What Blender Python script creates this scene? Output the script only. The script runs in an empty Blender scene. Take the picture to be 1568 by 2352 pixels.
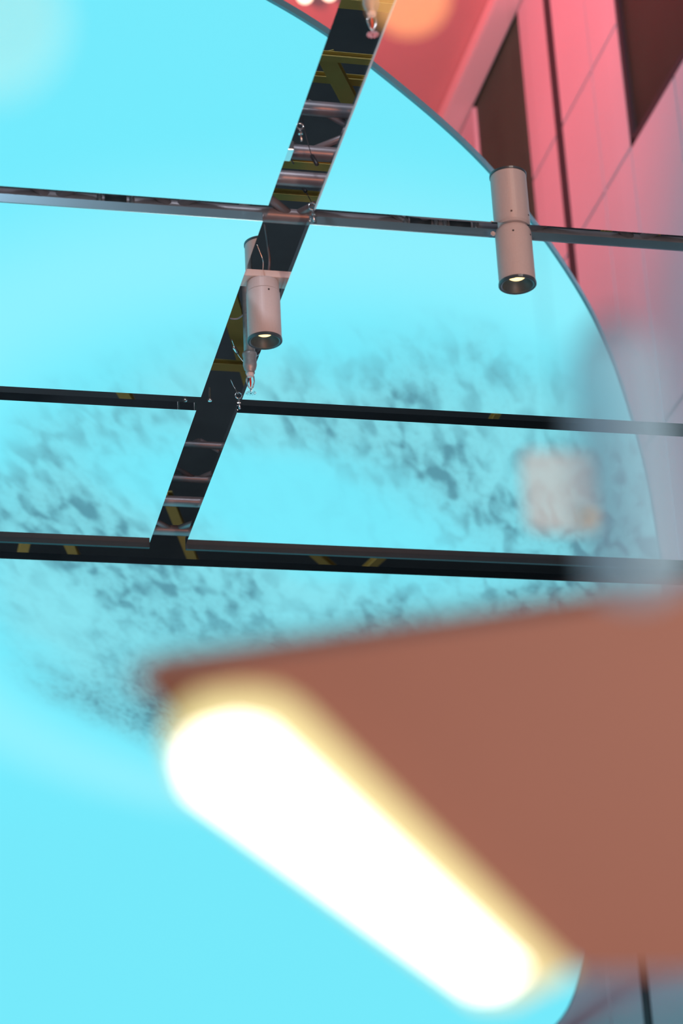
import bpy, bmesh, math, random
from mathutils import Vector, Matrix
random.seed(7)
S = bpy.context.scene
C = S.collection
PI = math.pi

# ------------------------------------------------------------------ camera
CZ = 12.5                      # camera height above the atrium floor (m)
H = 3.4                        # mirror ceiling above the camera
F_PX = 5400.0
pitch, roll, yaw = math.radians(23.97), math.radians(-2.94), math.radians(13.42)
EYE = Vector((0, 0, CZ))
Fw = Vector((math.sin(yaw)*math.cos(pitch), math.cos(yaw)*math.cos(pitch), math.sin(pitch)))
R0 = Fw.cross(Vector((0, 0, 1))).normalized()
U0 = R0.cross(Fw)
Rt = R0*math.cos(roll) + U0*math.sin(roll)
Up = -R0*math.sin(roll) + U0*math.cos(roll)
cam = bpy.data.cameras.new('camera')
cam.sensor_fit = 'VERTICAL'
cam.sensor_height = 36.0
cam.sensor_width = 24.0
cam.lens = F_PX/2352*36.0
cam.clip_start = 0.05
cam.clip_end = 300
cam.dof.use_dof = True
cam.dof.focus_distance = 7.6
cam.dof.aperture_fstop = 3.6
co = bpy.data.objects.new('camera', cam)
C.objects.link(co)
co.matrix_world = Matrix((
    (Rt.x, Up.x, -Fw.x, EYE.x), (Rt.y, Up.y, -Fw.y, EYE.y),
    (Rt.z, Up.z, -Fw.z, EYE.z), (0, 0, 0, 1)))
S.camera = co

# ------------------------------------------------------------------ world, lights, exposure
S.view_settings.view_transform = 'Standard'
S.view_settings.look = 'None'
S.view_settings.gamma = 1
S.view_settings.exposure = 0.0
S.view_settings.use_curve_mapping = False
w = bpy.data.worlds.new('hall_air'); S.world = w; w.use_nodes = True
w.node_tree.nodes['Background'].inputs[0].default_value = (0.62, 0.62, 0.80, 1)
w.node_tree.nodes['Background'].inputs[1].default_value = 0.30

def area(name, loc, target, size, power, col, spread=180):
    l = bpy.data.lights.new(name, 'AREA'); l.shape = 'DISK'; l.size = size
    l.energy = power; l.color = col; l.spread = math.radians(spread)
    o = bpy.data.objects.new(name, l); C.objects.link(o)
    o.location = loc
    o.rotation_euler = (Vector(target)-Vector(loc)).to_track_quat('-Z', 'Y').to_euler()
    return o
area('warm_stage_light', (2.6, -1.9, CZ-0.9), (1.3, 5.6, CZ+H), 0.7, 175, (1.0, 0.69, 0.56))  # unseen fill added to warm the lamp bodies from the front
area('roof_void_light', (-2.0, 9.0, CZ+H+.5), (2.5, 12.0, CZ+H+2.6), 1.0, 32, (0.80, 0.90, 1.0), 120)  # unseen fill added to lift the dark roof deck
sp = bpy.data.lights.new('orange_spotlight', 'SPOT'); sp.energy = 700; sp.color = (1.0, 0.27, 0.10)  # added out of view to tint the pipes in the gap orange
sp.spot_size = math.radians(12.5); sp.spot_blend = 0.6; sp.shadow_soft_size = 0.12
so = bpy.data.objects.new('orange_spotlight', sp); C.objects.link(so); so.location = (-0.1, -2.6, CZ+0.5)
so.rotation_euler = (Vector((1.2, 5.9, CZ+H))-Vector(so.location)).to_track_quat('-Z', 'Y').to_euler()
area('pink_wash_light', (5.7, 21.0, 0.6), (8.8, 23.6, 1.2), 1.4, 125, (1.0, 0.16, 0.22))
area('red_floor_light', (1.0, 17.5, 5.5), (5.5, 27.0, 0.0), 2.0, 900, (1.0, 0.14, 0.14), 110)
area('cool_wall_wash', (1.5, 12.0, 12.0), (8.8, 21.0, 9.0), 3.0, 1500, (0.58, 0.86, 1.0))
area('plenum_work_light', (0.2, 3.3, CZ+H+2.2), (1.6, 8.0, CZ+H+.2), 0.5, 45, (0.85, 0.88, 1.0))  # unseen dim fill added so the pipes in the void show

# ------------------------------------------------------------------ locating helpers
def ray(px, py):
    return Fw + Rt*((px-784)/F_PX) + Up*((1176-py)/F_PX)
def on_z(px, py, h=H):
    """point seen at a pixel, at height h above the camera"""
    d = ray(px, py); return EYE + d*(h/d.z)
def on_y(px, py, Y):
    d = ray(px, py); return EYE + d*(Y/d.y)
def mirror_z(px, py, Zp):
    """real point at unfolded height Zp, seen through the mirror ceiling"""
    p = on_z(px, py, Zp); return Vector((p.x, p.y, CZ + 2*H - Zp))
def mirror_x(px, py, X):
    d = ray(px, py); p = EYE + d*(X/d.x)
    return Vector((p.x, p.y, CZ + 2*H - (p.z-CZ)))
def at(px, py, dist):
    return EYE + ray(px, py)*dist

# ------------------------------------------------------------------ materials
def mat(name, col, rough=0.5, metal=0.0, emit=None, es=0.0, noise=0.0, nscale=20.0, bump=0.0, trans=None):
    m = bpy.data.materials.new(name); m.use_nodes = True
    nt = m.node_tree; N = nt.nodes; L = nt.links
    b = N['Principled BSDF']
    b.inputs['Base Color'].default_value = (*col, 1)
    b.inputs['Roughness'].default_value = rough
    b.inputs['Metallic'].default_value = metal
    if emit:
        b.inputs['Emission Color'].default_value = (*emit, 1)
        b.inputs['Emission Strength'].default_value = es
    if noise or bump:
        tc = N.new('ShaderNodeTexCoord')
        n = N.new('ShaderNodeTexNoise'); n.inputs['Scale'].default_value = nscale
        n.inputs['Detail'].default_value = 6
        L.new(tc.outputs['Object'], n.inputs['Vector'])
        if noise:
            r = N.new('ShaderNodeMix'); r.data_type = 'RGBA'
            r.inputs[6].default_value = (*[c*(1-noise) for c in col], 1)
            r.inputs[7].default_value = (*[min(1, c*(1+noise)) for c in col], 1)
            L.new(n.outputs['Fac'], r.inputs[0]); L.new(r.outputs[2], b.inputs['Base Color'])
        if bump:
            bu = N.new('ShaderNodeBump'); bu.inputs['Strength'].default_value = bump
            bu.inputs['Distance'].default_value = 0.002
            L.new(n.outputs['Fac'], bu.inputs['Height']); L.new(bu.outputs[0], b.inputs['Normal'])
    if trans is not None:
        t = N.new('ShaderNodeBsdfTransparent'); mx = N.new('ShaderNodeMixShader')
        mx.inputs[0].default_value = trans
        L.new(t.outputs[0], mx.inputs[1]); L.new(b.outputs[0], mx.inputs[2])
        L.new(mx.outputs[0], N['Material Output'].inputs[0])
    return m

M = {}
M['mirror'] = mat('mirror_film', (0.93, 0.94, 0.95), 0.0, 1.0)
M['dark_flange'] = mat('dark_flange', (0.022, 0.034, 0.042), 0.6, 0.0, noise=0.2)
M['deck'] = mat('roof_deck_black', (0.10, 0.125, 0.14), 0.9, noise=0.3, nscale=3)
M['steel'] = mat('truss_steel', (0.26, 0.25, 0.27), 0.38, 0.35, noise=0.35, nscale=14, bump=0.15)
M['chrome'] = mat('bright_steel', (0.75, 0.78, 0.80), 0.2, 0.9)
M['rubber'] = mat('black_cable', (0.03, 0.03, 0.035), 0.45)
M['greycable'] = mat('grey_conduit', (0.35, 0.34, 0.37), 0.5, 0.2)
M['olive'] = mat('olive_beam_paint', (0.60, 0.48, 0.14), 0.7, noise=0.25, nscale=5)
M['lampbody'] = mat('lamp_paint', (0.62, 0.58, 0.57), 0.42, noise=0.05, nscale=160, bump=0.12)
M['lamprim'] = mat('lamp_rim_black', (0.07, 0.11, 0.13), 0.3, 0.2)
M['lampcone'] = mat('reflector_dark', (0.06, 0.09, 0.11), 0.45, 0.2)
M['lampled'] = mat('warm_led', (1, 0.9, 0.6), 0.4, emit=(1.0, 0.72, 0.34), es=1.6)
M['bracket'] = mat('bracket_paint', (0.80, 0.74, 0.72), 0.4, noise=0.08)
M['brass'] = mat('sprinkler_brass', (0.36, 0.37, 0.37), 0.45, 0.45, noise=0.35, nscale=60, bump=0.3)
M['redbulb'] = mat('red_sprinkler_bulb', (0.7, 0.05, 0.03), 0.1)
M['trim'] = mat('brushed_trim', (0.24, 0.42, 0.50), 0.32, 0.7, noise=0.35, nscale=3)  # tinted like the cyan-lit pipe mirrored in the panel return
M['bead'] = mat('pale_bead', (0.85, 0.88, 0.9), 0.4)
M['rim'] = mat('canopy_rim', (0.22, 0.48, 0.54), 0.35, 0.2, noise=0.1, nscale=2)
M['slab'] = mat('terracotta_paint', (0.205, 0.064, 0.034), 0.55, noise=0.06, nscale=12)
M['wallpanel'] = mat('wall_panel_paint', (0.50, 0.44, 0.48), 0.5, noise=0.05, nscale=0.7)
M['wallback'] = mat('wall_backing', (0.03, 0.065, 0.04), 0.7, noise=0.5, nscale=0.8)
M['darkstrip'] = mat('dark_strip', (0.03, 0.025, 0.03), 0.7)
M['joint'] = mat('wall_joint', (0.11, 0.13, 0.17), 0.7)
M['door'] = mat('dark_glass_door', (0.010, 0.022, 0.014), 0.5, noise=0.9, nscale=0.6)
M['floor'] = mat('rose_floor', (0.55, 0.25, 0.24), 0.45, noise=0.12, nscale=0.5)
M['kerb'] = mat('pale_kerb', (0.66, 0.50, 0.50), 0.5)
M['darkcol'] = mat('column_grey', (0.2, 0.2, 0.22), 0.6)
M['mezz'] = mat('mezzanine_concrete', (0.35, 0.34, 0.33), 0.7, noise=0.1)

def canopy_material():
    """back-lit cyan skin with dried dirt lying on it"""
    m = bpy.data.materials.new('backlit_cyan_skin'); m.use_nodes = True
    nt = m.node_tree; N = nt.nodes; L = nt.links
    b = N['Principled BSDF']
    def math_(op, a=None, c=None, clamp=False):
        n = N.new('ShaderNodeMath'); n.operation = op; n.use_clamp = clamp
        for i, v in enumerate((a, c)):
            if v is None: continue
            if isinstance(v, (int, float)): n.inputs[i].default_value = v
            else: L.new(v, n.inputs[i])
        return n.outputs[0]
    def ramp(v, lo, hi, a=0.0, z=1.0):
        n = N.new('ShaderNodeMapRange'); n.interpolation_type = 'SMOOTHSTEP'
        L.new(v, n.inputs[0]); n.inputs[1].default_value = lo; n.inputs[2].default_value = hi
        n.inputs[3].default_value = a; n.inputs[4].default_value = z
        return n.outputs[0]
    g = N.new('ShaderNodeNewGeometry')
    s = N.new('ShaderNodeSeparateXYZ'); L.new(g.outputs['Position'], s.inputs[0])
    X, Y = s.outputs[0], s.outputs[1]
    dx = math_('SUBTRACT', X, 3.3); dy = math_('SUBTRACT', Y, 13.7)
    a = math_('DIVIDE', math_('ADD', math_('MULTIPLY', dx, -.35), math_('MULTIPLY', dy, -.94)), 4.0)
    c = math_('DIVIDE', math_('ADD', math_('MULTIPLY', dx, .94), math_('MULTIPLY', dy, -.35)), 2.6)
    r = math_('SQRT', math_('ADD', math_('MULTIPLY', a, a), math_('MULTIPLY', c, c)))
    def noise(sx, sy, sc, det, dist, rough=0.5, ox=0.0, shear=0.36):
        v = N.new('ShaderNodeCombineXYZ')
        L.new(math_('ADD', math_('MULTIPLY', math_('SUBTRACT', X, math_('MULTIPLY', Y, shear)), sx), ox), v.inputs[0]); L.new(math_('MULTIPLY', Y, sy), v.inputs[1])
        n = N.new('ShaderNodeTexNoise'); n.inputs['Scale'].default_value = sc
        n.inputs['Detail'].default_value = det; n.inputs['Distortion'].default_value = dist
        n.inputs['Roughness'].default_value = rough
        L.new(v.outputs[0], n.inputs['Vector']); return n.outputs['Fac']
    wob = noise(1, .6, 1.3, 3, 0.3)
    rw = math_('ADD', r, math_('MULTIPLY', math_('SUBTRACT', wob, 0.5), 0.35))
    inside = ramp(rw, 0.72, 1.02, 1.0, 0.0)
    cx = math_('SUBTRACT', X, 2.75); cy = math_('SUBTRACT', math_('SUBTRACT', Y, 12.3), math_('MULTIPLY', cx, .55))
    u1 = math_('DIVIDE', cx, 1.25); v1 = math_('DIVIDE', cy, 0.75)
    rc = math_('SQRT', math_('ADD', math_('MULTIPLY', u1, u1), math_('MULTIPLY', v1, v1)))
    rc = math_('ADD', rc, math_('MULTIPLY', math_('SUBTRACT', wob, .5), .8))
    core = ramp(rc, 0.55, 1.5, 0.14, 1.0)              # swept clean band in the middle
    ripple = noise(9.5, 3.3, 1.0, 1.2, 0.45, 0.4)
    fine = noise(26, 12, 1.0, 4, 0.1, 0.6, 7.0)
    big = noise(0.9, 0.5, 1.2, 3, 0.4, 0.5, 3.0)
    spots = ramp(ripple, 0.40, 0.72)
    grain = ramp(fine, 0.42, 0.72)
    patch = ramp(big, 0.34, 0.62, 0.25, 1.0)
    spots = math_('MULTIPLY', spots, ramp(Y, 12.8, 14.8, 1.0, 0.42))
    d = math_('ADD', math_('MULTIPLY', spots, 0.80), math_('MULTIPLY', grain, 0.22))
    d = math_('ADD', math_('MULTIPLY', d, patch), math_('MULTIPLY', patch, 0.30))
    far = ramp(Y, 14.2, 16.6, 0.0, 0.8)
    d = math_('ADD', d, math_('MULTIPLY', far, math_('ADD', math_('MULTIPLY', grain, .55), .38)))  # far end: smooth grey shadow tone painted in with the dirt grain
    d = math_('MULTIPLY', math_('MULTIPLY', d, inside), core, clamp=True)
    # tide line of the dried puddle
    tl = math_('ABSOLUTE', math_('SUBTRACT', rw, 1.10))
    line = math_('MULTIPLY', ramp(tl, 0.0, 0.008, 1.0, 0.0), math_('MULTIPLY', ramp(fine, .4, .6), 0.25))
    # faint milky film around the puddle
    film = math_('MULTIPLY', ramp(math_('ABSOLUTE', math_('SUBTRACT', r, 1.15)), 0.0, 0.28, 1.0, 0.0), 0.5)
    c1 = N.new('ShaderNodeMix'); c1.data_type = 'RGBA'
    c1.inputs[6].default_value = (0.165, 0.81, 0.94, 1); c1.inputs[7].default_value = (0.36, 0.90, 0.97, 1)
    L.new(film, c1.inputs[0])
    c0 = N.new('ShaderNodeMix'); c0.data_type = 'RGBA'      # pale powdery ground inside the puddle
    c0.inputs[7].default_value = (0.27, 0.76, 0.82, 1)
    L.new(c1.outputs[2], c0.inputs[6]); L.new(math_('MULTIPLY', math_('MULTIPLY', inside, core), .8), c0.inputs[0])
    c2 = N.new('ShaderNodeMix'); c2.data_type = 'RGBA'
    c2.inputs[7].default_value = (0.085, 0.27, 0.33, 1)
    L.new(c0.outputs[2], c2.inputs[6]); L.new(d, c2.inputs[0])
    b.inputs['Base Color'].default_value = (0.10, 0.14, 0.16, 1)
    b.inputs['Roughness'].default_value = 0.7
    b.inputs['Specular IOR Level'].default_value = 0.2
    L.new(c2.outputs[2], b.inputs['Emission Color'])
    b.inputs['Emission Strength'].default_value = 1.02
    return m
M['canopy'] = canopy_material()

# ------------------------------------------------------------------ mesh helpers
def obj(name, bm, m, parent=None, smooth=False, mats=None):
    me = bpy.data.meshes.new(name); bm.to_mesh(me); bm.free()
    for x in (mats or [m]): me.materials.append(x)
    if smooth:
        for p in me.polygons: p.use_smooth = True
    o = bpy.data.objects.new(name, me); C.objects.link(o)
    if parent: o.parent = parent
    return o
def tag(o, label=None, cat=None, group=None, kind=None):
    if label: o['label'] = label
    if cat: o['category'] = cat
    if group: o['group'] = group
    if kind: o['kind'] = kind
    return o
def empty(name, loc=(0, 0, 0)):
    o = bpy.data.objects.new(name, None); C.objects.link(o); o.location = loc
    o.empty_display_size = .1
    return o
def box(x0, x1, y0, y1, z0, z1, bev=0.0, bm=None):
    bm = bm or bmesh.new()
    r = bmesh.ops.create_cube(bm, size=1)
    for v in r['verts']:
        v.co = Vector(((x0+x1)/2+v.co.x*(x1-x0), (y0+y1)/2+v.co.y*(y1-y0), (z0+z1)/2+v.co.z*(z1-z0)))
    if bev:
        ed = set(e for v in r['verts'] for e in v.link_edges)
        bmesh.ops.bevel(bm, geom=list(ed), offset=bev, segments=2, affect='EDGES')
    return bm
def tube(pts, rad, seg=12, bm=None, cap=True):
    """round bar through points"""
    bm = bm or bmesh.new(); pts = [Vector(p) for p in pts]; rings = []
    n = len(pts); ref = None
    for i, p in enumerate(pts):
        t = (pts[min(i+1, n-1)]-pts[max(i-1, 0)]).normalized()
        if ref is None:
            ref = t.orthogonal().normalized()
        u = (ref - t*ref.dot(t)).normalized(); ref = u; v = t.cross(u)
        r = rad[i] if isinstance(rad, (list, tuple)) else rad
        rings.append([bm.verts.new(p+u*r*math.cos(k*2*PI/seg)+v*r*math.sin(k*2*PI/seg)) for k in range(seg)])
    for a, b in zip(rings, rings[1:]):
        for k in range(seg):
            bm.faces.new((a[k], a[(k+1) % seg], b[(k+1) % seg], b[k]))
    if cap:
        bm.faces.new(rings[0][::-1]); bm.faces.new(rings[-1])
    return bm
def lathe(profile, seg=40, bm=None, axis_loc=(0, 0, 0), closed=False):
    """profile of (r, z) revolved about z"""
    bm = bm or bmesh.new(); ax = Vector(axis_loc); rings = []
    for r, z in profile:
        if r < 1e-6: rings.append([bm.verts.new(ax+Vector((0, 0, z)))])
        else: rings.append([bm.verts.new(ax+Vector((r*math.cos(k*2*PI/seg), r*math.sin(k*2*PI/seg), z))) for k in range(seg)])
    prs = list(zip(rings, rings[1:]))
    if closed: prs.append((rings[-1], rings[0]))
    for a, b in prs:
        for k in range(seg):
            j = (k+1) % seg
            if len(a) == 1 and len(b) == 1: continue
            if len(a) == 1: bm.faces.new((a[0], b[j], b[k]))
            elif len(b) == 1: bm.faces.new((a[k], a[j], b[0]))
            else: bm.faces.new((a[k], a[j], b[j], b[k]))
    bmesh.ops.recalc_face_normals(bm, faces=bm.faces)
    return bm
def prism(pts, depth_vec, bm=None):
    bm = bm or bmesh.new()
    a = [bm.verts.new(Vector(p)) for p in pts]; b = [bm.verts.new(Vector(p)+Vector(depth_vec)) for p in pts]
    bm.faces.new(a); bm.faces.new(b[::-1]); n = len(a)
    for k in range(n): bm.faces.new((a[k], b[k], b[(k+1) % n], a[(k+1) % n]))
    bmesh.ops.recalc_face_normals(bm, faces=bm.faces)
    return bm
def round_poly(pts, r, seg=5):
    out = []; n = len(pts); pts = [Vector(p) for p in pts]
    for i in range(n):
        p = pts[i]; a = (pts[i-1]-p); b = (pts[(i+1) % n]-p)
        rr = min(r, a.length*.45, b.length*.45)
        A = p+a.normalized()*rr; B = p+b.normalized()*rr
        for k in range(seg+1):
            t = k/seg; out.append(A*(1-t)**2+p*2*t*(1-t)+B*t*t)
    return out

ZC = CZ + H                    # world height of the mirror plane
XG0, XG1 = 1.136, 1.269        # the long gap
# ================================================================== SETTING
# atrium floor, mezzanine the camera stands on, roof deck
floor = tag(obj('floor', box(-14, 13, -4, 62, -.2, 0), M['floor']), kind='structure')
tag(obj('mezzanine_floor', box(-7, 4.5, -6, 1.2, CZ-1.9, CZ-1.6), M['mezz']), kind='structure')
roof = empty('roof_deck', (0, 0, 0)); tag(roof, kind='structure')
bm = box(-3.3, 8.75, 2.9, 17.9, ZC+2.6, ZC+2.8)
obj('deck', bm, M['deck'], roof)
for a in ((-3.35, -3.3, 2.9, 17.9), (8.7, 8.75, 2.9, 17.9), (-3.3, 8.7, 2.9, 2.95), (-3.3, 8.7, 17.85, 17.9)):
    obj('fascia', box(*a, ZC, ZC+2.6), M['deck'], roof)  # unseen sides added to keep world light out of the void

# ---- mirror ceiling: panels with open joints
ceil = empty('ceiling', (0, 0, ZC)); tag(ceil, kind='structure')
def panel(x0, x1, y0, y1, flange=False, refl_strip=False, bead=False):
    o = obj('mirror_panel', box(x0, x1, y0, y1, 0, .028), M['mirror'], ceil)
    if flange:
        f = obj('edge_flange', box(x0, x1, y1-.004, y1+.010, -.019, .03), M['dark_flange'], o)
    if refl_strip:
        obj('edge_trim', box(x0+.001, x1-.001, y0-.003, y0-.0005, .001, .027), M['trim'], o)  # bluish strip stands in for a pipe reflection in the return
    if bead:
        obj('edge_bead', box(x0-.005, x0-.0005, y0, y1, -.002, .003, .0008), M['bead'], o)
    return o
for (x0, x1) in ((-3.2, XG0), (XG1, 8.6)):
    panel(x0, x1, 3.1, 4.27); panel(x0, x1, 4.352, 5.438, bead=x0 > 0)
    panel(x0, x1, 5.522, 6.607, refl_strip=True); panel(x0, x1, 6.703, 7.785, True)
panel(-3.2, 8.6, 7.984, 17.7)

# ---- wall on the right, seen only in the mirror
XW = 8.78
wall = empty('wall_right', (XW, 0, 0)); tag(wall, kind='structure')
obj('backing', box(.06, .3, 2.9, 50, 0, CZ+7), M['wallback'], wall)
def wy(px, py): return mirror_x(px, py, XW).y
Yr0 = wy(1212, 300); Yr1 = wy(1090, 300)          # dark recess
Yf0 = wy(1291, 300); Yf1 = wy(1277, 300)          # dark fin
Ys1 = wy(1373, 300); Yd = wy(1444, 300); Ys2 = wy(1490, 300)
zseam = CZ+2*H-16.35; zdoor = CZ+2*H-14.63
ycols = [(Yr1, Yr1+2.6), (Yr1+2.6, Yr1+5.2), (Yr1+5.2, Yr1+9), (Yr1+9, 49), (Yf1, Yr0), (Ys1, Yf0), (Yd, Ys1)]
zrec = mirror_x(1237, 530, XW).z
ylow = Yd
near = []
y = Yd
while y > 4: near.append((max(y-1.45, 3.0), y)); y -= 1.45
zl = [0.25, zseam, zdoor, 8.2, 12.3, CZ+6.9]
for (a, b) in ycols+near:
    for z0, z1 in zip(zl, zl[1:]):
        if (a, b) in near and z1 <= zdoor+.01 and a > Yd-6.5: continue      # the doorway
        bmp = box(0, .065, a+.022, b-.022, z0+.022, z1-.022)
        obj('wall_panel', bmp, M['wallpanel'], wall)
for z0, z1 in ((zrec, 8.2), (8.2, 12.3), (12.3, CZ+6.9)):
    obj('wall_panel', box(0, .065, Yr0+.012, Yr1-.012, z0+.012, z1-.012), M['wallpanel'], wall)
# joint strips behind the panel gaps are the paler backing rails
for yy in [Ys1, Yd]+[n[0] for n in near]+[Yr1+2.6, Yr1+5.2]:
    obj('joint_rail', box(.03, .062, yy-.05, yy+.05, zdoor if Yd-6.4 < yy < Yd-.1 else .25, CZ+6.9), M['joint'], wall)
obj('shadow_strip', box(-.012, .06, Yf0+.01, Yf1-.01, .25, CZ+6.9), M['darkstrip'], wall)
door = empty('door_1', (XW, 0, 0)); tag(door, kind='structure')
obj('dark_leaf', box(.055, .10, Yd-6.1, Yd, 0, zdoor), M['door'], door)
for yy in (Yd-6.1, Yd-3.1, Yd-.04):
    obj('frame_post', box(.0, .07, yy-.05, yy+.04, 0, zdoor), M['darkstrip'], door)
obj('frame_head', box(.0, .07, Yd-6.1, Yd, zdoor-.09, zdoor), M['darkstrip'], door)
tag(obj('baseboard_right', box(.437*19.3, XW+.02, 3, 49, 0, .24, .02), M['kerb']), kind='structure')

# closing walls of the atrium, far off
tag(obj('wall_far', box(-14, 13, 55, 55.3, 0, 22), M['wallpanel']), kind='structure')
tag(obj('wall_left', box(-14.3, -14, -4, 55, 0, 22), M['wallpanel']), kind='structure')

# ================================================================== CANOPY (the cyan expanse in the mirrors)
Zd = 5.6; zcan = CZ+2*H-Zd
edge = [(620, 0), (857, 157), (1130, 402), (1345, 700), (1445, 950), (1500, 1190), (1515, 1390)]
ctrl = [mirror_z(x, y, Zd) for x, y in edge]
ctrl += [mirror_z(1330, 2235, Zd), mirror_z(1275, 2352, Zd)]
k = Vector((0, 0, zcan))
ctrl += [Vector((8.62, 30, zcan)), Vector((7.6, 35, zcan)), Vector((2.5, 38.5, zcan)), Vector((-6, 37, zcan)), Vector((-10.5, 29, zcan)), Vector((-11.6, 20, zcan)),
         Vector((-10.5, 11, zcan)), Vector((-8, 7.2, zcan)), Vector((-5, 5.3, zcan)), Vector((-2, 5.2, zcan))]
def catmull(P, n):
    out = []; m = len(P)
    for i in range(m):
        a, b, c, d = P[i-1], P[i], P[(i+1) % m], P[(i+2) % m]
        for t in range(n):
            t /= n
            # centripetal-like: damp tangents by local chord
            l1 = (c-b).length
            t0 = (c-a).normalized()*l1; t1 = (d-b).normalized()*l1
            h = t*t*t
            out.append(b*(2*h-3*t*t+1)+t0*(h-2*t*t+t)+c*(-2*h+3*t*t)+t1*(h-t*t))
    return out
ring = catmull(ctrl, 10)
can = empty('luminous_canopy', (1, 18, 0))
tag(can, 'huge cyan glowing round canopy with a dried dirt puddle, reflected across the mirror panels', 'canopy')
off = Vector((-1, -18, 0))
cen = Vector((-1.5, 20, zcan))
def inset(P, d):
    out = []
    for i, p in enumerate(P):
        t = (P[(i+1) % len(P)]-P[i-1]).normalized(); nrm = Vector((-t.y, t.x, 0))
        if nrm.dot(cen-p) < 0: nrm = -nrm
        out.append(p+nrm*d)
    return out
bm = bmesh.new()
f = bm.faces.new([bm.verts.new(p+off) for p in ring])
bmesh.ops.triangulate(bm, faces=[f]); bmesh.ops.recalc_face_normals(bm, faces=bm.faces)
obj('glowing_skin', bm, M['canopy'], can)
bm = bmesh.new()                      # rim: slim outward lip and fascia
outer = inset(ring, -.014)
prof = [(ring, .004), (ring, .012), (outer, .012), (outer, -.022), (ring, -.022)]
rs = [[bm.verts.new(p+off+Vector((0, 0, dz))) for p in P] for P, dz in prof]
for a, b in zip(rs, rs[1:]):
    for i in range(len(ring)):
        j = (i+1) % len(ring); bm.faces.new((a[i], a[j], b[j], b[i]))
bmesh.ops.recalc_face_normals(bm, faces=bm.faces)
obj('rim', bm, M['rim'], can)
bm = prism([p+off+Vector((0, 0, -.25)) for p in inset(ring, .5)[::4]], (0, 0, .2))
obj('soffit', bm, M['darkcol'], can)
for (x, y) in ((-4, 14), (3, 24), (-4, 30)):
    obj('column', tube([Vector((x, y, 0))+off, Vector((x, y, zcan-.24))+off], .3, 24), M['darkcol'], can)

# ================================================================== PLENUM
def beam(p, q, wdt, hgt, label, mt='olive'):
    """steel beam between two points: an I-section"""
    p, q = Vector(p), Vector(q); d = (q-p).normalized(); s = d.cross(Vector((0, 0, 1))).normalized(); u = s.cross(d)
    o = bmesh.new()
    sec = [(-1, -1), (1, -1), (1, -.8), (.12, -.8), (.12, .8), (1, .8), (1, 1), (-1, 1), (-1, .8), (-.12, .8), (-.12, -.8), (-1, -.8)]
    A = [o.verts.new(s*(a*wdt/2)+u*(b*hgt/2)) for a, b in sec]
    B = [o.verts.new(q-p+s*(a*wdt/2)+u*(b*hgt/2)) for a, b in sec]
    o.faces.new(A[::-1]); o.faces.new(B)
    for i in range(12): o.faces.new((A[i], B[i], B[(i+1) % 12], A[(i+1) % 12]))
    bmesh.ops.recalc_face_normals(o, faces=o.faces)
    ob = obj('roof_beam', o, M[mt]); ob.location = p
    tag(ob, label, 'beam', 'olive roof beams above the joints')
    return ob
def gx(y):      # pixel x of the middle of the long gap at pixel y
    return 845.5-.3705*y
def Yat(y, h): return on_z(gx(y), y, H+h).y
x0t, x1t = -3.2, 8.6
def truss(y_a, y_b, h_a, h_b, r, label, pitch_=.42, phase=0.0, rb=.013, mt='steel', cross=False):
    Ya, Yb = Yat(y_a, h_a), Yat(y_b, h_b)
    base = Vector((x0t, Ya, ZC+h_a)); t = empty('ceiling_truss', base)
    tag(t, label, 'truss', 'steel trusses above the mirror panels')
    for Yc, h in ((Ya, h_a), (Yb, h_b)):
        obj('chord', tube([Vector((x0t, Yc, ZC+h))-base, Vector((x1t, Yc, ZC+h))-base], r, 20), M[mt], t, True)
    x = x0t+phase; s = 0
    while x+pitch_ < x1t:
        ya, yb = (Ya, Yb) if s % 2 == 0 else (Yb, Ya); ha, hb = (h_a, h_b) if s % 2 == 0 else (h_b, h_a)
        obj('brace', tube([Vector((x, ya, ZC+ha))-base, Vector((x+pitch_, yb, ZC+hb))-base], rb, 10), M[mt], t, True)
        if cross:
            obj('brace', tube([Vector((x, yb, ZC+hb+.02))-base, Vector((x+pitch_, ya, ZC+ha+.02))-base], rb, 10), M[mt], t, True)
        x += pitch_; s += 1
    return t
truss(497, 412, .075, .13, .022, 'steel tube truss running along the upper crosswise joint, nearest to the panels', .17, .02)
truss(352, 252, .30, .42, .0225, 'grey steel truss crossing the long joint above the upper crosswise joint', .27, .17, .011, cross=True)
truss(1218, 1152, .10, .16, .020, 'steel truss with orange lit chords near the widest crosswise joint', .24, .12, .011)
truss(1100, 1022, .45, .55, .014, 'thin dark steel truss midway between the two lower crosswise joints', .28, .10, .009, cross=True)

M_y = [(133, 1.35, .035), (181, 1.45, .04), (376, .95, .045), (449, .9, .04), (840, 1.1, .06), (8, 1.3, .05)]
labs = ['olive roof beam crossing the top of the long joint, beyond the sprinkler', 'olive roof beam, second from the top of the long joint',
        'olive roof beam behind the thick grey pipe', 'olive roof beam just above the upper crosswise joint',
        'olive roof beam behind the sprinkler pipe near the middle', 'dark olive roof beam at the very top of the long joint']
for (yy, h, wd), lb in zip(M_y, labs):
    Yb = Yat(yy, h); beam((x0t, Yb, ZC+h), (x1t, Yb, ZC+h), wd, .022, lb)
def diag(a, b, h, wd, lb):
    p = on_z(*a, H+h); q = on_z(*b, H+h); d = (q-p)
    beam(p-d*.15, q+d*.15, wd, .03, lb)
diag((755, 140), (805, 235), 1.4, .06, 'olive diagonal brace beam at the top of the long joint')
diag((527, 690), (580, 880), 1.2, .075, 'olive diagonal brace beam beside the hanging cylinder lamp')
diag((393, 1160), (455, 1315), 1.3, .05, 'olive diagonal brace beam where the long joint meets the widest joint')
diag((60, 1235), (45, 1300), 1.3, .05, 'olive brace beam at the far left of the widest joint')
diag((155, 1240), (182, 1300), 1.3, .05, 'olive brace beam left of the long joint in the widest joint')
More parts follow.
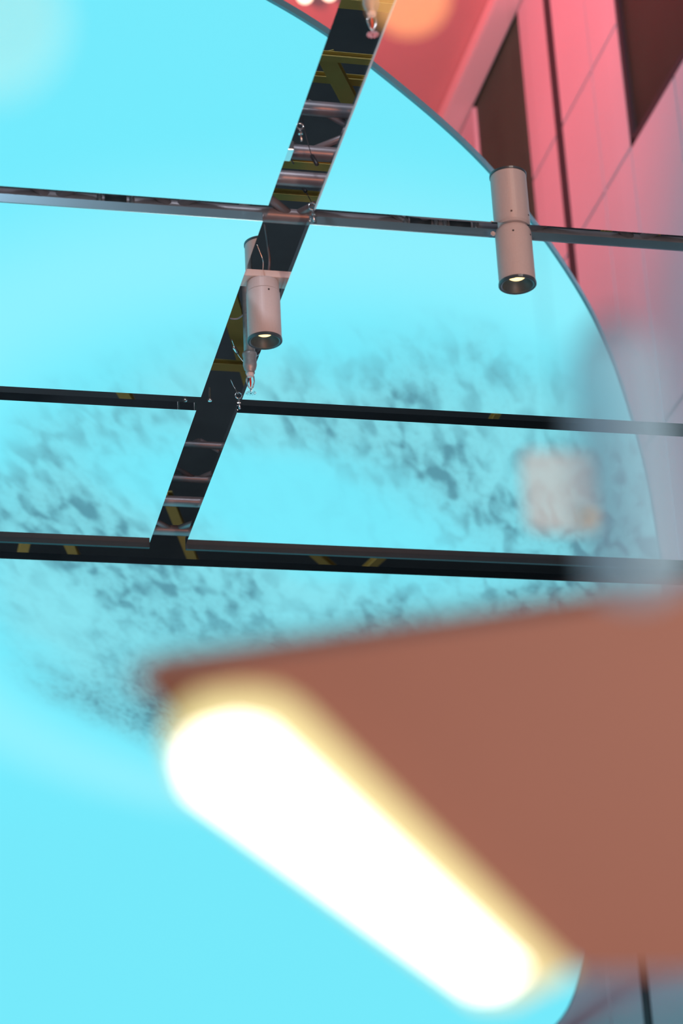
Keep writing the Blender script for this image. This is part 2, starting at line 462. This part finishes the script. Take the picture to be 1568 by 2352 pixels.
diag((705, 1255), (790, 1330), 1.3, .05, 'olive brace beam leaning right in the widest crosswise joint')
diag((900, 1255), (800, 1345), 1.3, .05, 'olive brace beam leaning left in the widest crosswise joint')
diag((272, 880), (300, 930), 1.2, .05, 'olive brace beam in the left arm of the middle joint')
diag((1140, 950), (1120, 985), 1.2, .03, 'olive brace beam in the right arm of the middle joint')
diag((1395, 525), (1372, 575), 1.1, .03, 'olive brace beam at the right of the upper joint')
diag((1440, 528), (1425, 575), 1.1, .03, 'olive brace beam at the far right of the upper joint')
diag((1500, 528), (1505, 575), 1.1, .05, 'wide olive brace beam at the right end of the upper joint')

# flat cross bracket that carries the left lamp
pb = on_z(604, 648, H+.035)
br = empty('mounting_bracket', pb); tag(br, 'pale flat steel bracket across the long joint carrying the left lamp', 'bracket')
obj('strap', box(-.12, .12, -.032, .032, 0, .006, .001), M['bracket'], br)
obj('lip', box(-.12, .12, -.034, -.030, 0, .022, .001), M['bracket'], br)
for sx in (-.095, .095): obj('bolt', lathe([(0, -.006), (.006, -.006), (.006, 0), (0, 0)], 6, axis_loc=(sx, 0, 0)), M['chrome'], br)

# ================================================================== LAMPS
def lamp(top, length, rad, tilt, label, neck):
    t = empty('cylinder_downlight', top); tag(t, label, 'ceiling lamp', 'cylinder downlights hanging from the joints')
    t.rotation_euler = (0, tilt, 0)
    L = length
    cap = .034
    if neck:
        obj('neck', lathe([(0, .05), (rad*.80, .05), (rad*.80, -.012), (0, -.012)], 40), M['lampbody'], t, False)
        pr = [(0, 0), (rad*.80, 0), (rad*.93, -.004), (rad*.985, -.012), (rad, -.024), (rad, -L+.004)]
    else:
        obj('cap', lathe([(0, 0), (rad*.94, 0), (rad*.975, -.006), (rad*.975, -cap), (0, -cap)], 48), M['lampbody'], t)
        pr = [(rad*.9, -cap-.0005), (rad, -cap-.002), (rad*1.0, -L+.004)]
    b = lathe(pr+[(rad*.9, -L+.004), (rad*.84, -L+.03)], 56)
    obj('body', b, M['lampbody'], t)
    obj('rim_ring', lathe([(rad, -L+.006), (rad*1.035, -L+.005), (rad*1.035, -L-.001), (rad*.97, -L-.003), (rad*.955, -L-.001), (rad*.93, -L-.003), (rad*.84, -L-.001), (rad*.84, -L+.006)], 56, closed=True), M['lamprim'], t)
    obj('reflector', lathe([(rad*.84, -L), (rad*.76, -L+.010), (rad*.66, -L+.019), (rad*.50, -L+.028)], 48), M['lampcone'], t, True)
    for kk in range(3):
        obj('led_lens', lathe([(rad*(.50-.12*kk), -L+.0275-.001*kk), (rad*(.43-.12*kk), -L+.0245-.001*kk), (rad*(.39-.12*kk), -L+.0275-.001*kk)], 32), M['lampled'], t, True)
    obj('led_plate', lathe([(0, -L+.0285), (rad*.52, -L+.0285)], 32), M['lampled'], t)
    if neck: obj('fixing_tab', box(-rad-.014, -rad-.001, -.004, .004, -.024, -.010, .003), M['lampbody'], t)
    for ang in ((-.55, .62) if neck else (-.1,)):
        a = -PI/2+.25+ang
        c0 = Vector((math.cos(a), math.sin(a), 0))*rad; z = -.032 if neck else -cap-.012
        obj('screw', tube([c0*.98+Vector((0, 0, z)), c0*1.02+Vector((0, 0, z))], .0028, 10), M['rubber'], t)
    return t
pR = on_z(1177, 528, H); lR = (on_z(1177, 528, H) - EYE).length
lenR = .178
lampR = lamp(pR, lenR, .0515, 0, 'pinkish grey cylinder downlight at the right, hanging under the upper crosswise joint', True)
pL = on_z(603, 651, H+.030)
lampL = lamp(pL, .192, .0495, 0, 'pinkish grey cylinder downlight at the left, hanging from a bracket in the long joint', False)

# ================================================================== SPRINKLERS
def sprinkler(head, s, label, up=.8):
    """head = centre of the deflector; pipe rises into the plenum"""
    t = empty('fire_sprinkler', head); tag(t, label, 'sprinkler', 'pendent fire sprinklers')
    q = s
    obj('drop_pipe', tube([(0, 0, .088*q), (0, 0, up)], .0125*q, 24), M['brass'], t, True)
    obj('coupling', lathe([(0, .10*q), (.0155*q, .10*q), (.0165*q, .096*q), (.0155*q, .091*q), (.0145*q, .088*q), (.0155*q, .07*q), (.013*q, .06*q), (.010*q, .056*q), (.0105*q, .050*q), (0, .05*q)], 32), M['brass'], t, True)
    obj('wrench_boss', lathe([(0, .051*q), (.0085*q, .051*q), (.0085*q, .043*q), (.006*q, .041*q), (0, .041*q)], 6), M['bracket'], t)
    for sg in (-1, 1):
        obj('frame_arm', tube([(.0075*q*sg, 0, .043*q), (.0085*q*sg, 0, .030*q), (.005*q*sg, 0, .016*q), (0, 0, .010*q)], .0016*q, 8), M['chrome'], t, True)
    obj('glass_bulb', lathe([(0, .040*q), (.002*q, .038*q), (.0025*q, .028*q), (.0015*q, .016*q), (0, .015*q)], 12), M['redbulb'], t, True)
    obj('stem', tube([(0, 0, .012*q), (0, 0, 0)], .0022*q, 8), M['chrome'], t)
    bm = lathe([(0, .0012*q), (.0055*q, .0012*q), (.0055*q, 0), (0, 0)], 24)
    for k2 in range(12):
        a = k2*PI/6; c1, s1 = math.cos(a), math.sin(a); wv = .0012*q
        pp = [Vector((c1*.005*q-s1*wv, s1*.005*q+c1*wv, .0005)), Vector((c1*.0118*q-s1*wv*1.3, s1*.0118*q+c1*wv*1.3, .0005)), Vector((c1*.0118*q+s1*wv*1.3, s1*.0118*q-c1*wv*1.3, .0005)), Vector((c1*.005*q+s1*wv, s1*.005*q-c1*wv, .0005))]
        prism(pp, (0, 0, .001*q), bm)
    obj('deflector', bm, M['chrome'], t)
    return t
p1 = on_z(568, 790, H); h1 = on_y(576, 904, p1.y)
sprinkler(h1, 1.38, 'worn fire sprinkler on a grey drop pipe just behind the left cylinder lamp')
p2 = on_z(865, -60, H); h2 = on_y(856, 80, p2.y)
sprinkler(h2, 1.25, 'fire sprinkler with bright toothed deflector at the top of the long joint')

# ================================================================== WIRES, EYE BOLTS, CABLES
def eyebolt(px, py, h, label, rr=.011, ang=0.0):
    p = on_z(px, py, H+h); t = empty('eye_bolt', p); tag(t, label, 'eye bolt', 'eye bolts holding the panel wires')
    pts = [Vector((rr*math.cos(a*2*PI/20+.3), 0, rr*math.sin(a*2*PI/20+.3))) for a in range(20)]
    obj('ring', tube(pts+[pts[0]], .0026, 10), M['chrome'], t, True)
    obj('shank', tube([(0, 0, -rr), (.002, 0, -rr-.038)], .0032, 10), M['chrome'], t, True)
    obj('nut', lathe([(0, -rr-.010), (.006, -rr-.010), (.006, -rr-.016), (0, -rr-.016)], 6), M['chrome'], t)
    return t
eyebolt(718, 474, .05, 'shiny eye bolt at the corner where the long joint meets the upper crosswise joint')
eyebolt(689, 290, .12, 'small shiny eye bolt ring against the left edge of the long joint', .009)
eyebolt(548, 908, .05, 'eye bolt at the corner beside the lower sprinkler head')
def wire(pts, r, label, name='suspension_wire', sleeve=None, m='rubber', cat='wire'):
    P = [on_z(x, y, H+h) for x, y, h in pts]; b0 = P[0]
    # smooth
    Q = []
    for i in range(len(P)-1):
        a, b, c, d = P[max(i-1, 0)], P[i], P[i+1], P[min(i+2, len(P)-1)]
        for s_ in range(5):
            t = s_/5; Q.append(.5*((2*b)+(c-a)*t+(2*a-5*b+4*c-d)*t*t+(3*b-a-3*c+d)*t**3))
    Q.append(P[-1])
    o = empty(name, b0); tag(o, label, cat)
    obj('strand', tube([q-b0 for q in Q], r, 8), M[m], o, True)
    if sleeve is not None:
        a = on_z(*sleeve[0][:2], H+sleeve[0][2])-b0; b = on_z(*sleeve[1][:2], H+sleeve[1][2])-b0
        obj('crimp_sleeve', tube([a, a*.9+b*.1, a*.1+b*.9, b], [.002, .006, .006, .002], 10), M[m], o, True)
    return o
wire([(692, 262, .3), (702, 310, .24), (716, 358, .16), (729, 380, .11)], .0013, 'thin black wire with a black sleeve hanging in the upper long joint', sleeve=((715, 356, .16), (729, 380, .11)))
wire([(692, 426, .2), (703, 442, .14), (716, 466, .06)], .0013, 'short black wire running up to the corner eye bolt', sleeve=((693, 427, .2), (702, 440, .14)))
wire([(659, 345, .12), (668, 365, .12), (674, 376, .12)], .0022, 'stubby black cable end at the left edge of the long joint')
wire([(590, 562, .1), (597, 580, .08), (604, 600, .06), (603, 624, .06)], .0017, 'loose silver wire tail hanging beside the left lamp reflection', m='chrome')
wire([(607, 515, .2), (614, 560, .18), (619, 600, .15), (615, 636, .08)], .004, 'grey flexible conduit dropping to the left lamp', 'conduit', m='greycable', cat='cable')
wire([(528, 732, .1), (545, 732, .1), (560, 722, .1), (575, 712, .1)], .0025, 'pale cable loop passing behind the left cylinder lamp', 'power_cable', m='greycable', cat='cable')
wire([(532, 780, .1), (545, 812, .1), (560, 832, .1)], .0018, 'silver wire with a sleeve left of the lower sprinkler', sleeve=((536, 796, .1), (546, 812, .1)), m='chrome')
wire([(530, 872, .1), (538, 890, .08), (547, 905, .05)], .0018, 'thin silver wire ending at the eye bolt beside the sprinkler', m='chrome')
wire([(938, 494, .03), (985, 500, .03), (1030, 503, .03), (1090, 507, .03), (1128, 510, .03)], .004, 'grey cable looping along the upper joint between the long joint and the right lamp', 'power_cable', m='greycable', cat='cable')
# small clip box at the left edge
pc = on_z(662, 350, H+.10); cl = empty('cable_clip', pc); tag(cl, 'small metal clip box with a bright buckle at the left edge of the long joint', 'clip')
obj('clip_body', box(-.010, .010, -.03, .03, -.01, .02, .002), M['chrome'], cl)
obj('clip_lever', tube([(0, -.02, .02), (.004, .03, .03)], .003, 8), M['rubber'], cl)
# suspension rods: left ends of the joints
def rod(px, py, label):
    p = on_z(px, py, H); t = empty('panel_hanger', p+Vector((0, 0, .03))); tag(t, label, 'hanger', 'panel hanger rods')
    obj('threaded_rod', tube([(0, 0, 0), (0, 0, .3)], .004, 10), M['chrome'], t)
    obj('plate', box(-.03, .03, -.015, .015, 0, .004, .001), M['chrome'], t)
    obj('nut', lathe([(0, .012), (.007, .012), (.007, .004), (0, .004)], 6), M['chrome'], t)
rod(594, 462, 'short bright hanger rod at the corner left of the upper crossing')
rod(437, 903, 'short bright hanger rod left of the middle crossing')
for px, py, lb in ((425, 922, 'dot like steel bolt left of the middle crossing'), (482, 922, 'dot like steel bolt inside the middle crossing')):
    p = on_z(px, py, H+.06); t = obj('hex_bolt', lathe([(0, 0), (.006, 0), (.008, .003), (.008, .008), (.004, .008), (.004, .05), (0, .05)], 12), M['chrome'], None, True)
    t.location = p; tag(t, lb, 'bolt')

# junction parts clamped to the truss along the upper joint
def clamp(px, py, h, label):
    p = on_z(px, py, H+h); t = empty('pipe_clamp', p); tag(t, label, 'clamp', 'clamps on the truss in the upper joint')
    obj('band', tube([(-.03, 0, 0), (.03, 0, 0)], .031, 24), M['dark_flange'], t, True)
    for sx in (-.045, .045): obj('side_ring', tube([(sx-.006, 0, 0), (sx+.006, 0, 0)], .036, 24), M['chrome'], t, True)
    obj('wing_nut', lathe([(0, -.045), (.006, -.045), (.009, -.034), (0, -.03)], 8), M['chrome'], t)
Yt = Yat(497, .075)
def on_truss(px, py):
    p = on_z(px, py, H+.075); return p.x
for px, py, lb in ((265, 458, 'dark pipe clamp on the truss in the left arm of the upper joint'), (960, 520, 'black pipe clamp on the truss right of the long joint'), (1050, 528, 'small pipe clamp between the black clamp and the right lamp')):
    p = on_z(px, py, H+.075); t = empty('pipe_clamp', (p.x, Yt, ZC+.075)); tag(t, lb, 'clamp', 'clamps on the truss in the upper joint')
    obj('band', tube([(-.03, 0, 0), (.03, 0, 0)], .031, 24), M['dark_flange'], t, True)
    for sx in (-.045, .045): obj('side_ring', tube([(sx-.006, 0, 0), (sx+.006, 0, 0)], .036, 24), M['chrome'], t, True)
    obj('wing_nut', lathe([(0, -.045), (.006, -.045), (.009, -.034), (0, -.03)], 8), M['chrome'], t)

# ================================================================== FOREGROUND: defocused light fixture
M['glow'] = mat('tube_glow', (1, 1, 1), .5, emit=(1.0, 0.93, 0.80), es=3.2)
M['tray'] = mat('gold_reflector', (0.30, 0.29, 0.15), .5, .1, emit=(0.76, .70, .30), es=.58)  # emission paints the lamp's yellow spill onto the tray
D = 1.02
def P3(px, py, d=D): return at(px, py, d)
def PF(px, py, o=0.0): return at(px, py, 1/(1.03-.00007*(px-800))+o)   # one flat plane
fx = empty('light_fixture', P3(1250, 1900, D+.1)); fb = fx.location
tag(fx, 'blurred terracotta light box with a glowing white strip, large in the foreground', 'light fixture')
sl = [PF(295, 1540), PF(2200, 1262), PF(2200, 2215), PF(1335, 2238), PF(1100, 2060), PF(420, 1700)]
nf = (Fw*.10)
obj('housing', prism([p-fb for p in round_poly(sl, .006, 3)], nf), M['slab'], fx)
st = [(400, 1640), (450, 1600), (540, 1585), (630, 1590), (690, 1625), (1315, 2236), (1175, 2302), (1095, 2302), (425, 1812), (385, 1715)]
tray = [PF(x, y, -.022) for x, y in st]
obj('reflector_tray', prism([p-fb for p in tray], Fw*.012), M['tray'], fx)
gl = [(418, 1735), (450, 1690), (540, 1665), (610, 1680), (1200, 2228), (1145, 2275), (1085, 2275), (440, 1812)]
obj('glowing_diffuser', prism([PF(x, y, -.032)-fb for x, y in gl], Fw*.009), M['glow'], fx)
pp = P3(2150, 1800, 1.05)
obj('support_pole', tube([Vector((pp.x, pp.y, CZ-1.6))-fb, Vector((pp.x, pp.y, pp.z+.05))-fb], .02, 20), M['darkcol'], fx, True)
obj('pole_foot', lathe([(0, 0), (.16, 0), (.16, .015), (.03, .03), (0, .03)], 32, axis_loc=Vector((pp.x, pp.y, CZ-1.6))-fb), M['darkcol'], fx)

# ---- added stand-ins near the lens for veiling haze and blurred light discs
M['frost'] = mat('frosted_pale_glass', (0.44, 0.80, 1.0), .6, trans=.48)  # translucent tint standing in for bluish veiling haze
M['frostwarm'] = mat('frosted_warm_acrylic', (0.74, 0.92, 0.95), .6, trans=.50)  # see-through tint for the warm haze patch
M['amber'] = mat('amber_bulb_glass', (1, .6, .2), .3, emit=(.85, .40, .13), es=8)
M['amberdot'] = mat('amber_dot_paint', (.95, .6, .2), .4, emit=(.9, .6, .2), es=.35)  # emission paints the amber spot in the haze
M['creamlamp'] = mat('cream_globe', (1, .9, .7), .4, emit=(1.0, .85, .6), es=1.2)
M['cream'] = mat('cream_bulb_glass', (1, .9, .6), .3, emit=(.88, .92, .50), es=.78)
def cord(p, parent, base, top=None):
    obj('cord', tube([p-base, Vector((p.x, p.y, CZ+H))-base], .0004, 6), M['rubber'], parent)
def hang_haze(px, y0, y1, r, d, label):
    a, b = P3(px, y1, d), P3(px, y0, d); h = (b-a).length; t = empty('frosted_glass_pendant', b); tag(t, label, 'pendant')  # translucent tube added in place of the haze at the right
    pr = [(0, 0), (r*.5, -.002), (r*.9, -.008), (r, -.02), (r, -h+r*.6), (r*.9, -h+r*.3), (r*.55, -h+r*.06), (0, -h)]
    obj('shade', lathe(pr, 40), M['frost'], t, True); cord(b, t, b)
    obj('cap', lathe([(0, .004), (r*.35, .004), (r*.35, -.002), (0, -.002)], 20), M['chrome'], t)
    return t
hang_haze(1405, 760, 1425, .0195, .93, 'blurred pale blue frosted glass tube hanging close to the lens at the right')
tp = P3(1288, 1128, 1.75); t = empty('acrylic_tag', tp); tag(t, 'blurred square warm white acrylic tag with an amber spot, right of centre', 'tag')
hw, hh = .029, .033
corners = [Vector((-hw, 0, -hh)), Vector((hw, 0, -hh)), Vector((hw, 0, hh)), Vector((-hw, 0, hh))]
obj('plate', prism(round_poly(corners, .010), (0, .004, 0)), M['frostwarm'], t)  # plate added to draw the squarish haze patch
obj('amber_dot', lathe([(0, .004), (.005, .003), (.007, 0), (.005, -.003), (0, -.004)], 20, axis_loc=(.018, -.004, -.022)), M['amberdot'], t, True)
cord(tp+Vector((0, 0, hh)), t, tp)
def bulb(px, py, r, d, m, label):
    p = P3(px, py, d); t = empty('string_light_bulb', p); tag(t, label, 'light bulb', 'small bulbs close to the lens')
    obj('glass', lathe([(r*math.sin(a*PI/14), -r*math.cos(a*PI/14)) for a in range(15)], 28), M[m], t, True)  # small bulb added so its blur draws a light disc
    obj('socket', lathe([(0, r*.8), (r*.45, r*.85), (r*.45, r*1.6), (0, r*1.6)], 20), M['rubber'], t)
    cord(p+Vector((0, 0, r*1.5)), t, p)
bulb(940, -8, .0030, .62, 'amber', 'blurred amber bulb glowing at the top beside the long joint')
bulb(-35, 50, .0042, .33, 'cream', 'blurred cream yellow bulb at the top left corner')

# two small globe lamps standing on the atrium floor, seen at the very top of the mirror
for px, py, lb in ((700, -6, 'small cream globe lamp reflected at the top edge, left of the thin seam'), (756, -12, 'small cream globe lamp reflected at the top edge, beside the long joint')):
    p = mirror_z(px, py, 19.0); t = empty('globe_lamp', (p.x, p.y, 0)); tag(t, lb, 'lamp', 'globe lamps on the atrium floor')
    obj('foot', lathe([(0, 0), (.12, 0), (.12, .03), (.03, .05), (.03, .16), (0, .16)], 24), M['darkcol'], t)
    obj('globe', lathe([(.12*math.sin(a*PI/14), .27-.12*math.cos(a*PI/14)) for a in range(15)], 28), M['creamlamp'], t, True)
